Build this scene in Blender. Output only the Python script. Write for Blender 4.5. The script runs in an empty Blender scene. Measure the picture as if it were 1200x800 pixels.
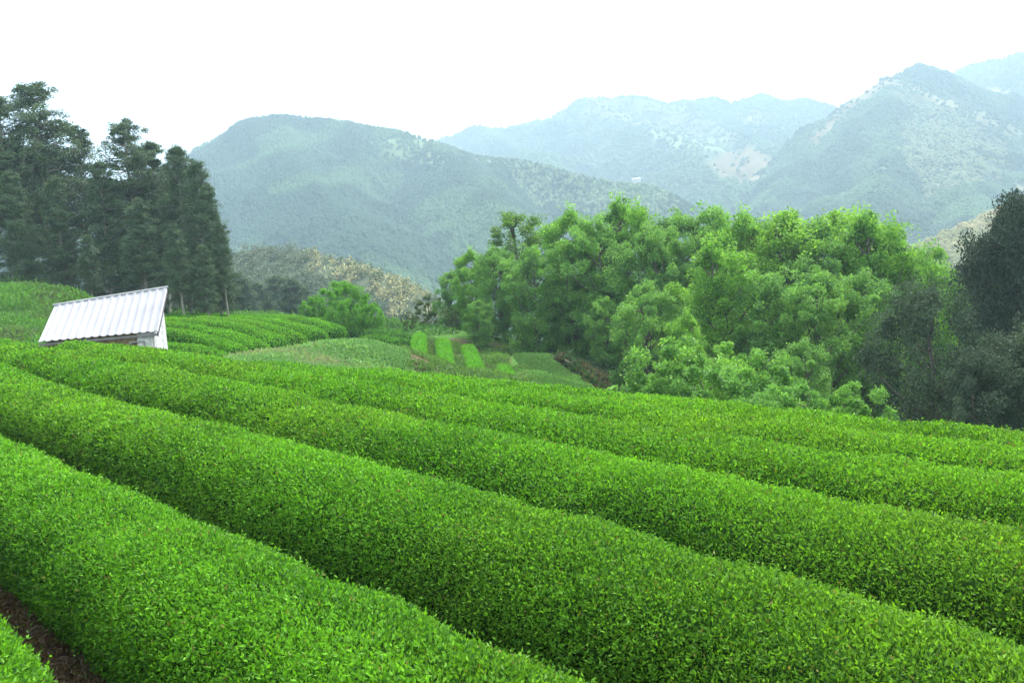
import bpy, math
import numpy as np
from mathutils import Matrix, Vector

# ------------------------------------------------------------------ camera
scene = bpy.context.scene
COL = scene.collection
F, CX, CY = 1060.0, 600.0, 400.0            # focal length and centre in photo pixels (1200 x 800)
ROLL, HOR = math.radians(5.0), 345.0        # horizon: height at the centre column and its tilt
U = np.array([-math.tan(ROLL), 1.0, -(CY - HOR) / F]); U /= np.linalg.norm(U)
FW = np.array([0, 0, 1.0])
YA = FW - U * (FW @ U); YA /= np.linalg.norm(YA)
XA = -np.cross(YA, U)                       # (right, up, forward) is left handed
XA /= np.linalg.norm(XA)
if XA[0] < 0: XA = -XA
W = np.array([XA, YA, U])                   # camera coords -> world
CAM = np.array([0.0, 0.0, 2.3])
R_, U_, F_ = W @ np.array([1, 0, 0.]), W @ np.array([0, 1, 0.]), W @ np.array([0, 0, 1.])
cd = bpy.data.cameras.new('camera'); cam = bpy.data.objects.new('camera', cd); COL.objects.link(cam)
cd.sensor_width = 36; cd.lens = 36 * F / 1200; cd.clip_start = 0.1; cd.clip_end = 12000
m = Matrix.Identity(4)
for i in range(3):
    m[i][0], m[i][1], m[i][2], m[i][3] = R_[i], U_[i], -F_[i], CAM[i]
cam.matrix_world = m
scene.camera = cam

# ------------------------------------------------------------------ world, sun, exposure
SUN_EL, SUN_AZ = math.radians(58), math.radians(35)      # azimuth clockwise from +Y (view direction)
world = bpy.data.worlds.new('World'); scene.world = world; world.use_nodes = True
nt = world.node_tree; nt.nodes.clear()
sky = nt.nodes.new('ShaderNodeTexSky'); sky.sky_type = 'NISHITA'; sky.sun_disc = False
sky.sun_elevation = SUN_EL; sky.sun_rotation = SUN_AZ; sky.dust_density = 4; sky.air_density = 1.0
b1 = nt.nodes.new('ShaderNodeBackground'); b1.inputs[1].default_value = 0.05
nt.links.new(sky.outputs[0], b1.inputs[0])
b2 = nt.nodes.new('ShaderNodeBackground'); b2.inputs[0].default_value = (1, 1, 1, 1); b2.inputs[1].default_value = 0.48
ad = nt.nodes.new('ShaderNodeAddShader'); wo = nt.nodes.new('ShaderNodeOutputWorld')
nt.links.new(b1.outputs[0], ad.inputs[0]); nt.links.new(b2.outputs[0], ad.inputs[1]); nt.links.new(ad.outputs[0], wo.inputs[0])
sd = bpy.data.lights.new('sun', 'SUN'); sd.energy = 2.5; sd.angle = math.radians(12); sd.color = (1, .96, .88)
sun = bpy.data.objects.new('sun', sd); COL.objects.link(sun)
sv = Vector((math.sin(SUN_AZ) * math.cos(SUN_EL), math.cos(SUN_AZ) * math.cos(SUN_EL), math.sin(SUN_EL)))
sun.rotation_euler = sv.to_track_quat('Z', 'Y').to_euler()
vs = scene.view_settings
vs.view_transform = 'Standard'; vs.look = 'None'; vs.gamma = 1; vs.exposure = 2.0; vs.use_curve_mapping = False
scene.cycles.volume_bounces = 1
scene.cycles.max_bounces = 6; scene.cycles.transmission_bounces = 4; scene.cycles.diffuse_bounces = 3

# ------------------------------------------------------------------ helpers
def P(px, py, d):
    px, py, d = np.broadcast_arrays(np.asarray(px, float), np.asarray(py, float), np.asarray(d, float))
    k = np.stack([(px - CX) / F, (CY - py) / F, np.ones_like(px)], -1)
    return CAM + (d[..., None] * k) @ W.T
def proj(p):
    q = (p - CAM) @ W
    d = np.maximum(q[..., 2], 1e-3)
    return CX + F * q[..., 0] / d, CY - F * q[..., 1] / d, q[..., 2]

rng = np.random.default_rng(11)
def unit(v): return v / np.maximum(np.linalg.norm(v, axis=-1, keepdims=True), 1e-9)

def hash2(ix, iy, seed):
    n = (ix.astype(np.int64) * 374761393 + iy.astype(np.int64) * 668265263 + seed * 982451653) & 0x7fffffff
    n = ((n ^ (n >> 13)) * 1274126177) & 0x7fffffff
    n = n ^ (n >> 16)
    return (n & 0xffff) / 65535.0
def vnoise(x, y, seed=0):
    ix, iy = np.floor(x), np.floor(y); fx, fy = x - ix, y - iy
    fx = fx * fx * (3 - 2 * fx); fy = fy * fy * (3 - 2 * fy)
    a, b = hash2(ix, iy, seed), hash2(ix + 1, iy, seed); c, d = hash2(ix, iy + 1, seed), hash2(ix + 1, iy + 1, seed)
    return (a + (b - a) * fx) * (1 - fy) + (c + (d - c) * fx) * fy
def fbm(x, y, oct=4, seed=0):
    s = 0; a = .5
    for o in range(oct):
        s = s + a * (vnoise(x * 2 ** o, y * 2 ** o, seed + o) * 2 - 1); a *= .5
    return s

def mesh_np(name, V, loops, counts, colors=None, smooth=False):
    me = bpy.data.meshes.new(name)
    V = np.ascontiguousarray(V, np.float32); loops = np.ascontiguousarray(loops, np.int32).ravel(); counts = np.asarray(counts, np.int32)
    me.vertices.add(len(V)); me.vertices.foreach_set('co', V.ravel())
    me.loops.add(len(loops)); me.loops.foreach_set('vertex_index', loops)
    me.polygons.add(len(counts))
    st = np.zeros(len(counts), np.int32); st[1:] = np.cumsum(counts)[:-1]
    me.polygons.foreach_set('loop_start', st)
    me.polygons.foreach_set('use_smooth', np.full(len(counts), smooth))
    if colors is not None:
        at = me.attributes.new('col', 'FLOAT_COLOR', 'POINT')
        c = np.ones((len(V), 4), np.float32); c[:, :3] = colors
        at.data.foreach_set('color', c.ravel())
    me.update(calc_edges=True); me.validate()
    return me
def link(name, me, mat, parent=None):
    o = bpy.data.objects.new(name, me); COL.objects.link(o)
    if me is not None and mat is not None and len(me.materials) == 0: me.materials.append(mat)
    if parent: o.parent = parent
    return o
def tag(o, label=None, cat=None, group=None, kind=None):
    if label: o['label'] = label
    if cat: o['category'] = cat
    if group: o['group'] = group
    if kind: o['kind'] = kind
    return o

class MB:
    """collects triangles and quads with per-vertex colours"""
    def __init__(s): s.V = []; s.L = []; s.C = []; s.K = []; s.n = 0
    def add(s, V, Fc, col):
        V = np.asarray(V, float); Fc = np.asarray(Fc, int)
        s.V.append(V); s.L.append((Fc + s.n).ravel()); s.K.append(np.full(len(Fc), Fc.shape[1])); s.n += len(V)
        s.C.append(np.broadcast_to(np.asarray(col, float), V.shape).copy())
    def mesh(s, name, smooth=False):
        return mesh_np(name, np.concatenate(s.V), np.concatenate(s.L), np.concatenate(s.K), np.concatenate(s.C), smooth)
    def leaves(s, c, axis, length, width, col, fold=.25):
        """c centres Nx3, axis unit Nx3, length/width N, col Nx3: leaves folded along the midrib"""
        N = len(c)
        r = unit(rng.normal(size=(N, 3)))
        side = unit(np.cross(axis, r)); nrm = np.cross(side, axis)
        L = np.broadcast_to(length, N)[:, None]; Wd = np.broadcast_to(width, N)[:, None]
        b = c - axis * L * .5; t = c + axis * L * .5
        md = c - axis * L * .06 + nrm * Wd * fold
        V = np.stack([b, md + side * Wd * .5, t, md - side * Wd * .5], 1).reshape(-1, 3)
        i = np.arange(N)[:, None] * 4
        Fc = np.concatenate([i + [0, 1, 2], i + [0, 2, 3]], 1).reshape(-1, 3)
        s.add(V, Fc, np.repeat(col, 4, 0))
    def tube(s, pts, rad, col, sides=6):
        pts = np.asarray(pts, float); rad = np.asarray(rad, float); n = len(pts)
        tn = unit(np.gradient(pts, axis=0)); a = unit(np.cross(tn, [0.31, 0.95, 0.1])); b = np.cross(tn, a)
        th = np.linspace(0, 2 * np.pi, sides, endpoint=False)
        V = pts[:, None] + rad[:, None, None] * (np.cos(th)[None, :, None] * a[:, None] + np.sin(th)[None, :, None] * b[:, None])
        i = np.arange(n - 1)[:, None] * sides; j = np.arange(sides)[None]; k = (j + 1) % sides
        Fc = np.stack([i + j, i + k, i + sides + k, i + sides + j], -1).reshape(-1, 4)
        s.add(V.reshape(-1, 3), Fc, col)
    def box(s, c8, col):
        """eight corners: bottom 0-3, top 4-7"""
        s.add(c8, [[0, 3, 2, 1], [4, 5, 6, 7], [0, 1, 5, 4], [1, 2, 6, 5], [2, 3, 7, 6], [3, 0, 4, 7]], col)

# ------------------------------------------------------------------ materials
def new_mat(name):
    mt = bpy.data.materials.new(name); mt.use_nodes = True; n = mt.node_tree; n.nodes.clear()
    out = n.nodes.new('ShaderNodeOutputMaterial')
    return mt, n, out
def leaf_mat(name, trans=.35, rough=.45, spec=.35, thick=(1.1, 1.15, .6)):
    mt, n, out = new_mat(name)
    at = n.nodes.new('ShaderNodeAttribute'); at.attribute_name = 'col'
    p = n.nodes.new('ShaderNodeBsdfPrincipled'); p.inputs['Roughness'].default_value = rough
    p.inputs['Specular IOR Level'].default_value = spec
    n.links.new(at.outputs['Color'], p.inputs['Base Color'])
    mu = n.nodes.new('ShaderNodeMixRGB'); mu.blend_type = 'MULTIPLY'; mu.inputs[0].default_value = 1
    mu.inputs[2].default_value = (*thick, 1); n.links.new(at.outputs['Color'], mu.inputs[1])
    tr = n.nodes.new('ShaderNodeBsdfTranslucent'); n.links.new(mu.outputs[0], tr.inputs[0])
    mx = n.nodes.new('ShaderNodeMixShader'); mx.inputs[0].default_value = trans
    n.links.new(p.outputs[0], mx.inputs[1]); n.links.new(tr.outputs[0], mx.inputs[2]); n.links.new(mx.outputs[0], out.inputs[0])
    return mt
def col_mat(name, rough=.85, scale=3.0, amp=.35, bump=.3, spec=.2, use_attr=True, base=(.2, .2, .2), metallic=0):
    mt, n, out = new_mat(name)
    p = n.nodes.new('ShaderNodeBsdfPrincipled'); p.inputs['Roughness'].default_value = rough
    p.inputs['Specular IOR Level'].default_value = spec; p.inputs['Metallic'].default_value = metallic
    tc = n.nodes.new('ShaderNodeTexCoord')
    no = n.nodes.new('ShaderNodeTexNoise'); no.inputs['Scale'].default_value = scale; no.inputs['Detail'].default_value = 7
    n.links.new(tc.outputs['Object'], no.inputs['Vector'])
    mr = n.nodes.new('ShaderNodeMapRange'); mr.inputs[3].default_value = 1 - amp; mr.inputs[4].default_value = 1 + amp
    mr.inputs[1].default_value = .3; mr.inputs[2].default_value = .7
    n.links.new(no.outputs[0], mr.inputs[0])
    vm = n.nodes.new('ShaderNodeVectorMath'); vm.operation = 'SCALE'
    if use_attr:
        at = n.nodes.new('ShaderNodeAttribute'); at.attribute_name = 'col'; n.links.new(at.outputs['Color'], vm.inputs[0])
    else:
        vm.inputs[0].default_value = base
    n.links.new(mr.outputs[0], vm.inputs['Scale']); n.links.new(vm.outputs[0], p.inputs['Base Color'])
    if bump:
        bp = n.nodes.new('ShaderNodeBump'); bp.inputs['Strength'].default_value = bump; bp.inputs['Distance'].default_value = .05
        n.links.new(no.outputs[0], bp.inputs['Height']); n.links.new(bp.outputs[0], p.inputs['Normal'])
    n.links.new(p.outputs[0], out.inputs[0])
    return mt
M_TEA = leaf_mat('tea_leaf', .42, .5, .18, (1.1, 1.15, .5))
M_LEAF = leaf_mat('tree_leaf', .4, .5, .3)
M_NEEDLE = leaf_mat('needle', .12, .6, .2, (1, 1, .8))
M_GRASS = leaf_mat('grass_blade', .35, .5, .3)
M_BARK = col_mat('bark', .9, 8, .4, .6)
M_TWIG = col_mat('dark_twigs', 1, 8, .4, 0, 0)
M_GROUND = col_mat('ground_soil', 1, 14, .5, 1.0, 0)
M_HILL = col_mat('hill_cover', .95, .02, .25, 0)
M_CROWN = col_mat('far_crown', .9, .02, .15, 0, .1)

# ------------------------------------------------------------------ tea field geometry
AL = math.radians(42); H0, HG, Y0 = 1.4, 2.3, 352.0
def frame_pt(X, D, h):
    """point of the sloping field plane: X right, D ahead, h below the camera"""
    X, D, h = np.broadcast_arrays(np.asarray(X, float), np.asarray(D, float), np.asarray(h, float))
    return CAM + np.stack([X, D * (CY - Y0) / F - h, D], -1) @ W.T
def st_to_XD(s, t): return -math.sin(AL) * s + math.cos(AL) * t, math.cos(AL) * s + math.sin(AL) * t
ROWS = dict(
 A=(.98, .56, .56, [(0,706),(30,745),(62,800)], (-1.5, 9)),
 B=(2.44, 2.24, .57, [(0,508),(83,542),(167,575),(250,610),(333,644),(417,681),(482,704),(540,716),(590,742),(650,792)], (1.95, 15)),
 C=(4.30, 4.08, .62, [(0,427),(58,447),(117,465),(175,481),(233,492),(292,505),(350,523),(450,545),(517,557),(583,580),(700,607),(800,640),(900,672),(1000,703),(1100,732),(1200,757)], (-3.5, 27)),
 D=(6.15, 5.90, .73, [(0,401),(87,411),(117,422),(175,435),(233,446),(317,457),(383,473),(450,485),(517,497),(583,508),(700,530),(800,552),(900,575),(1000,592),(1100,610),(1200,625)], (-4.5, 34)),
 E=(8.02, 7.80, .73, [(60,402),(150,408),(250,418),(317,430),(383,446),(450,455),(517,465),(583,474),(700,489),(800,507),(900,525),(1000,540),(1200,560)], (-5, 28)),
 F=(9.88, 9.71, .73, [(290,424),(383,432),(450,440),(517,447),(583,456),(700,470),(800,485),(900,497),(1000,508),(1100,517),(1200,528)], (-6, 21)),
 G=(11.73, 11.56, .73, [(360,429),(450,434),(520,441),(600,450),(700,460),(800,470),(900,481),(1000,490),(1100,499),(1200,508)], (-7, 18.5)))
HT = .92
row_geo = {}
terr = []
for k, (ts, tc, w, pts, (s0, s1)) in ROWS.items():
    pts = np.array(pts, float)
    q = (pts[:, 0] - CX) / F
    D = ts / (math.cos(AL) * q + math.sin(AL)); X = D * q
    s = -math.sin(AL) * X + math.cos(AL) * D
    h = D * (pts[:, 1] - Y0) / F                    # measured depth of the crest under the camera plane
    deg = 1 if k in 'AB' else 3
    pf = np.polyfit(s, h, deg); smin, smax = s.min(), s.max()
    g1 = np.polyval(np.polyder(pf), smax) ; 
    def hf(ss, pf=pf, smin=smin, smax=smax):
        c = np.clip(ss, smin, smax); return np.polyval(pf, c)
    ss = np.arange(s0, s1, .25)
    XX, DD = st_to_XD(ss, tc)
    lowr = {'A': .07, 'B': .12, 'C': .05}.get(k, 0)
    crest = frame_pt(XX, DD, hf(ss) - .02)
    row_geo[k] = (crest - [0, 0, lowr], w, HT - lowr)
    print(k, 'resid', np.abs(np.polyval(pf, s) - h).max().round(3), 'h', h.round(2).tolist())
    for i in range(0, len(ss), 9): terr.append(crest[i] - [0, 0, HT])

# second plot of hedges beyond the shed: crest polylines (photo column, row, depth)
ROWS2 = [
 [(150,401,37),(185,400,36),(230,405,35),(262,417,34)],
 [(130,386,41),(185,384,40),(240,392,39),(283,408,37.5)],
 [(130,378,45.5),(185,376,44),(250,384,42.5),(306,403,40)],
 [(150,371,50),(200,372,48),(270,378,46),(328,398,43)],
 [(170,368.5,54),(230,370,52),(300,377,49),(352,394,46)],
 [(200,367,58.5),(260,369,56),(320,373.5,53),(377,389,49)],
 [(240,367,62.5),(300,368.5,60),(350,371,57),(398,384,53)],
 [(280,367.5,66),(335,369,63.5),(375,372,61),(420,386,57)]]
for r in ROWS2:
    for a in r[::1]: terr.append(P(*a) - [0, 0, .8])
# third plot: four young rows running away
ROWS3 = [[(491,388,50),(490,407,44),(489,430,38),(487,476,30)], [(518,395,49.5),(521,413,43.5),(524,435,38),(530,480,30)],
         [(547,402,49),(554,418,43.5),(561,439,38),(575,484,30)], [(580,412,48.5),(589,426,43.5),(599,445,38),(618,488,30)]]
for r in ROWS3:
    for a in r: terr.append(P(*a) - [0, 0, .35])
ROWS4 = [[(405,385,58),(440,386,56),(476,391,53)], [(425,392,52),(455,394,50),(478,399,48)]]
for r in ROWS4:
    for a in r: terr.append(P(*a) - [0, 0, .8])
# banks, mound, slopes (photo column, row, depth) on the ground itself
for a in [(-60,338,52),(0,338,50),(50,338,50),(95,343,50),(115,360,50),(-60,372,42),(0,374,41),(40,385,40),(-60,410,34),(0,412,34),(90,400,38),
          (520,496,24),(600,500,25),(300,424,27),(345,412,31),(400,400,34),(450,402,34),(470,412,33),(380,428,27.5),(440,434,28),(250,426,30),(150,425,29),
          (640,440,36),(650,462,33),(690,460,38),(655,428,48),(615,406,52),(610,412,44),(500,384,56),(440,380,64),(540,392,60),
          (0,345,64),(60,345,66),(120,360,70),(180,368,72),(240,371,74),(300,373,80),(360,375,80),(420,382,76),
          (700,490,30),(760,520,30),(850,550,28),(950,560,26),(1050,575,24),(1150,590,24),(1250,600,24),
          (600,412,62),(700,432,64),(800,455,62),(950,480,60),(1100,500,60),(1250,500,60),
          (500,420,90),(700,430,95),(900,440,95),(1150,440,95),(1350,560,30),(1350,480,60)]:
    terr.append(P(*a))
for X, D in [(-6,-6),(0,-6),(6,-6),(-10,-2),(-14,4),(-24,14),(10,-3),(0,-1),(9,3),(14,6),(-3,0),(3,0),(-20,-8),(14,-8),(-30,22),(-36,34)]:
    terr.append(frame_pt(X, D, HG))
terr = np.array(terr)
def tps_fit(p, lam=.02):
    n = len(p); d = np.linalg.norm(p[:, None, :2] - p[None, :, :2], axis=2) / 20
    K = np.where(d > 0, d * d * np.log(np.maximum(d, 1e-9)), 0) + lam * np.eye(n)
    Q = np.c_[np.ones(n), p[:, :2] / 20]
    A = np.zeros((n + 3, n + 3)); A[:n, :n] = K; A[:n, n:] = Q; A[n:, :n] = Q.T
    return np.linalg.solve(A, np.r_[p[:, 2], np.zeros(3)])
tw = tps_fit(terr, .004)
VALLEY = -55.0
def ground_z(x, y):
    x, y = np.broadcast_arrays(np.asarray(x, float), np.asarray(y, float)); sh = x.shape
    x, y = x.ravel(), y.ravel(); out = np.empty(len(x))
    for i in range(0, len(x), 20000):
        xx, yy = x[i:i + 20000], y[i:i + 20000]
        d = np.hypot(xx[:, None] - terr[None, :, 0], yy[:, None] - terr[None, :, 1]) / 20
        K = np.where(d > 0, d * d * np.log(np.maximum(d, 1e-9)), 0)
        out[i:i + 20000] = K @ tw[:-3] + tw[-3] + tw[-2] * xx / 20 + tw[-1] * yy / 20
    out = np.clip(out, -14, 6)
    r = np.hypot(x, y)
    f = np.clip((r - 78) / 190, 0, 1); f = f * f * (3 - 2 * f)
    out = out * (1 - f) + VALLEY * f
    return out.reshape(sh)

def in_poly(px, py, poly):
    c = np.zeros(px.shape, bool); n = len(poly); j = n - 1
    for i in range(n):
        xi, yi = poly[i]; xj, yj = poly[j]
        c ^= ((yi > py) != (yj > py)) & (px < (xj - xi) * (py - yi) / ((yj - yi) or 1e-9) + xi)
        j = i
    return c

# ground sheet: polar grid to the horizon
az = np.radians(np.concatenate([np.arange(-180, -50, 5), np.arange(-50, 50, .4), np.arange(50, 180, 5)]))
rr = np.concatenate([[0.05], np.geomspace(.6, 90, 260), np.geomspace(95, 3250, 60)])
A_, R2 = np.meshgrid(az, rr); gx, gy = R2 * np.sin(A_), R2 * np.cos(A_)
gz = ground_z(gx, gy) + .03 * fbm(gx * 1.3, gy * 1.3, 3, 5) * np.clip(40 / R2, 0, 1)
GV = np.stack([gx, gy, gz], -1)
na = len(az); nr = len(rr)
i = np.arange(nr - 1)[:, None] * na; j = np.arange(na)[None]; k = (j + 1) % na
GF = np.stack([i + j, i + k, i + na + k, i + na + j], -1).reshape(-1, 4)[:, ::-1]
# soil in the tea plots, grass and weeds elsewhere, litter under the woods
v = GV.reshape(-1, 3); q = (v - CAM) @ W; tt = math.cos(AL) * q[:, 0] + math.sin(AL) * q[:, 2]
pxx, pyy, dd = proj(v)
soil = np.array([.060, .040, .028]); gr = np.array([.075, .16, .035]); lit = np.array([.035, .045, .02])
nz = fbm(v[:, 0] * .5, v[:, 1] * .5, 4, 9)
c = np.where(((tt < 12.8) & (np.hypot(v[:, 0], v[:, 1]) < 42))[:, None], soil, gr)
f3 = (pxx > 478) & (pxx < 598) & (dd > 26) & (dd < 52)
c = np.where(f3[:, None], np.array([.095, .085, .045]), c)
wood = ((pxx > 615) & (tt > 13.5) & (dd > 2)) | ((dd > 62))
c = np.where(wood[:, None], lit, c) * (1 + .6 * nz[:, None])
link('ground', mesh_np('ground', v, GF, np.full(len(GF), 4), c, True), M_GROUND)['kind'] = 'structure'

# ------------------------------------------------------------------ hedges
def resample(pts, step):
    pts = np.asarray(pts, float); d = np.r_[0, np.cumsum(np.linalg.norm(np.diff(pts, axis=0), axis=1))]
    # smooth (Catmull-like) through cubic interpolation of each coordinate
    n = max(3, int(d[-1] / step)); t = np.linspace(0, d[-1], n)
    deg = min(3, len(pts) - 1)
    if len(pts) <= 5: return np.stack([np.polyval(np.polyfit(d, pts[:, a], deg), t) for a in range(3)], 1)
    return np.stack([np.interp(t, d, pts[:, a]) for a in range(3)], 1)

def hedge(name, crest, w, h, seed, dens=3.0, leaf0=.027, young=0.0, ends=(False, False), bottom=.10, colr=None, flat=.74, leafmax=.16, stems=True, mat=None):
    crest = resample(crest, .2)
    n = len(crest); L = np.r_[0, np.cumsum(np.linalg.norm(np.diff(crest, axis=0), axis=1))]
    tn = np.gradient(crest, axis=0); tn[:, 2] *= 1; tn = unit(tn)
    sd_ = unit(np.cross(tn, [0, 0, 1.])); 
    def surf(u, th, k=1.0):
        """u in metres along, th 0..pi across"""
        C = np.stack([np.interp(u, L, crest[:, a]) for a in range(3)], -1)
        S = unit(np.stack([np.interp(u, L, sd_[:, a]) for a in range(3)], -1))
        T = np.stack([np.interp(u, L, tn[:, a]) for a in range(3)], -1)
        e = np.ones_like(u)
        if ends[0]: e = np.minimum(e, np.sqrt(np.clip(1 - np.clip(1 - u / w, 0, 1) ** 2.2, 0, 1)))
        if ends[1]: e = np.minimum(e, np.sqrt(np.clip(1 - np.clip(1 - (L[-1] - u) / w, 0, 1) ** 2.2, 0, 1)))
        lump = 1 + .10 * fbm(u * 1.6 + seed * 7, th * 1.2, 3, seed) + .04 * fbm(u * .35 + seed * 3, th * .7, 2, seed + 3)
        cc, sn = np.cos(th), np.sin(th)
        hx = w * np.sign(cc) * np.abs(cc) ** .8 * e * lump * k
        hz = np.abs(sn) ** flat
        hz = bottom + (1 - bottom) * hz * k * (.35 + .65 * e)
        hx = hx * (.86 + .14 * np.clip(hz * 2.2, 0, 1))
        sag = (lump - 1) * h * .8
        p = C + S * hx[..., None]
        p[..., 2] += -h + hz * h + sag * hz
        nn = unit(S * (cc / w)[..., None] + np.array([0, 0, 1.]) * (sn / h)[..., None] + T * 0)
        return p, nn, hz
    # dark twiggy core
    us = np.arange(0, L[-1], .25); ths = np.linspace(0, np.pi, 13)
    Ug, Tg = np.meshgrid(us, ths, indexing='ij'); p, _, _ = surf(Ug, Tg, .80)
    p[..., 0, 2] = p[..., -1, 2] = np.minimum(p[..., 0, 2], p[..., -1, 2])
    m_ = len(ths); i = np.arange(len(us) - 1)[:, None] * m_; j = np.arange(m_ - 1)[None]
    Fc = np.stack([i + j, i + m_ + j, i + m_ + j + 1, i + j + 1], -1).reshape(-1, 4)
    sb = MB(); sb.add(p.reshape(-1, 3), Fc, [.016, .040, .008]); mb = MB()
    # leaves, cell by cell so that the leaf size follows the distance the row is seen from
    A_leaf = 0
    arc = 2.0 * (w + h)
    C = crest; dist = np.hypot(C[:, 0] - CAM[0], C[:, 1] - CAM[1])
    cell = np.arange(0, L[-1], .5)
    allu = []; alls = []
    for u0 in cell:
        d = np.interp(u0, L, dist); pt = np.array([np.interp(u0, L, crest[:, a]) for a in range(3)])
        ppx, _, dep = proj(pt)
        ls = min(leafmax, max(leaf0, leaf0 * (d / 6.0) ** .8))
        vis = (dep > -1) and (-500 < ppx < 1700)
        den = dens / ls ** 2 * (1 if vis or d < 5 else .25)
        if not (vis or d < 5): ls *= 1.8
        cnt = int(den * .5 * arc * .6 * (1.35 if d < 6 else 1.0))
        allu.append(u0 + rng.random(cnt) * .5); alls.append(np.full(cnt, ls))
    u = np.clip(np.concatenate(allu), 0, L[-1] - .01); ls = np.concatenate(alls); N = len(u)
    th = rng.random(N) * np.pi
    th = np.where(rng.random(N) < .7, th, np.pi * (.5 - .5 * np.cos(th)))
    p, nn, hz = surf(u, th, 1.0)
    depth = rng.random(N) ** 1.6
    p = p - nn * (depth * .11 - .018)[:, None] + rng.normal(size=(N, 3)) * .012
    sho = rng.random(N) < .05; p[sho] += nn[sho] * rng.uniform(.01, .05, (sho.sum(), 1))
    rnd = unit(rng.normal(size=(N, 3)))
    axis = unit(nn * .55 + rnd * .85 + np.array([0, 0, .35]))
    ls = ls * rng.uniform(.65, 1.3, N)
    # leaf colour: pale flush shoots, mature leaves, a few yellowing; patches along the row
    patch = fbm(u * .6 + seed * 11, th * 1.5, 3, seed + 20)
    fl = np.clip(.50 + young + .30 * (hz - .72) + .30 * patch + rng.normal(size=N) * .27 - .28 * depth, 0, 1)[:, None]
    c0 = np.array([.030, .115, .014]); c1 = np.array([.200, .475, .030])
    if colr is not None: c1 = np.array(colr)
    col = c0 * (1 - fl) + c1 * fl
    wx = p[:, 0]
    yel = np.clip((p[:, 0] + 1) / 9, 0, 1) * .5 + .35 * np.clip(fbm(p[:, 0] * .35 + 3, p[:, 1] * .35, 3, 77) * 2.6, 0, 1.2)
    col = col * (1 + yel[:, None] * np.array([.42, .0, .15]))
    odd = rng.random(N) < .012; col[odd] = [.22, .20, .05]
    col *= rng.uniform(.75, 1.25, (N, 1))
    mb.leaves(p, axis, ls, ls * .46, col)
    # ragged shoots standing out of the clipped top
    me = mb.mesh(name)
    o = link(name, me, mat or M_TEA)
    if stems:
        k_ = int(L[-1] / .28)
        for q_ in range(k_):
            uu = np.array([rng.random() * L[-1]]); pz, _, _ = surf(uu, np.array([np.pi / 2]), 1)
            S = np.array([np.interp(uu[0], L, sd_[:, a]) for a in range(3)])
            b_ = pz[0] - [0, 0, h]; b_ = b_ + S * rng.uniform(-.35, .35) * w
            for z_ in range(3):
                tp = b_ + S * rng.uniform(-.6, .6) * w + tn[0] * rng.uniform(-.25, .25) + np.array([0, 0, h * .55])
                sb.tube([b_ - [0, 0, .06], (b_ + tp) / 2 + rng.normal(size=3) * .03, tp], [.014, .010, .006], [.10, .075, .055], 4)
    if 1:
        link('woody_stems', sb.mesh('woody_stems'), M_TWIG, o)
    return o

HL = dict(
 A='clipped tea hedge filling only the bottom left corner below the bare soil path',
 B='broad front tea hedge with bare brown soil along its lower left side',
 C='longest wide tea hedge, second behind the bare soil path, reaching the lower right corner',
 D='tea hedge third behind the soil path, its far end reaching below the white roofed shed',
 E='tea hedge just below the shed wall, fourth row behind the bare soil path',
 F='thin yellowish green tea hedge, last but one row before the wooded slope',
 G='outermost tea hedge along the crest, directly against the trees and shrubs')
for n_, (k, (crest, w, hh_)) in enumerate(row_geo.items()):
    o = hedge('tea_hedge', crest, w, hh_, 31 + n_, dens=8.0, stems=k in 'ABC', young=.06 if k in 'FG' else 0,
              ends=(k == 'B', k in 'EFG'))
    tag(o, HL[k], 'tea hedge', 'tea hedges of the front plot')
HL2 = ['lowest tea hedge of the far plot, coming out from behind the shed wall', 'second tea hedge up from the shed wall in the far plot',
       'third tea hedge up from the shed wall in the far plot', 'fourth tea hedge up in the far plot, right of the shed roof',
       'fifth tea hedge up in the far plot, with four hedges above it', 'third tea hedge from the top of the far plot',
       'second tea hedge from the top of the far plot', 'topmost tea hedge of the far plot, in front of the bright round bush']
HL2[4] = 'fourth tea hedge from the top of the far plot'
for n_, r in enumerate(ROWS2):
    o = hedge('tea_hedge', P(*np.array(r).T), .66, .8, 51 + n_, dens=5, ends=(False, True), stems=False, colr=(.20, .50, .025), young=.08, leafmax=.09)
    tag(o, HL2[n_], 'tea hedge', 'tea hedges of the far plot')
for n_, r in enumerate(ROWS3):
    cr = resample(P(*np.array(r).T), .5)
    o = hedge('young_tea_row', cr, .40, .42, 71 + n_, dens=6, ends=(True, True), stems=False, colr=(.15, .42, .03), young=.35, leafmax=.075)
    tag(o, ['leftmost of the four narrow young tea rows on bare soil', 'second from left of the four narrow young tea rows',
            'third from left of the four narrow young tea rows', 'rightmost of the four narrow young tea rows, beside the weedy slope'][n_],
        'young tea row', 'young tea rows running away from the camera')
for n_, r in enumerate(ROWS4):
    o = hedge('tea_hedge', P(*np.array(r).T), .8, .8, 81 + n_, dens=2.6, ends=(True, True), stems=False, colr=(.12, .32, .03), leafmax=.13)
    tag(o, ['short tea hedge on the terrace left of the young rows, the upper one', 'short tea hedge on the terrace left of the young rows, the lower one'][n_],
        'tea hedge', 'short terrace hedges')

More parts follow.
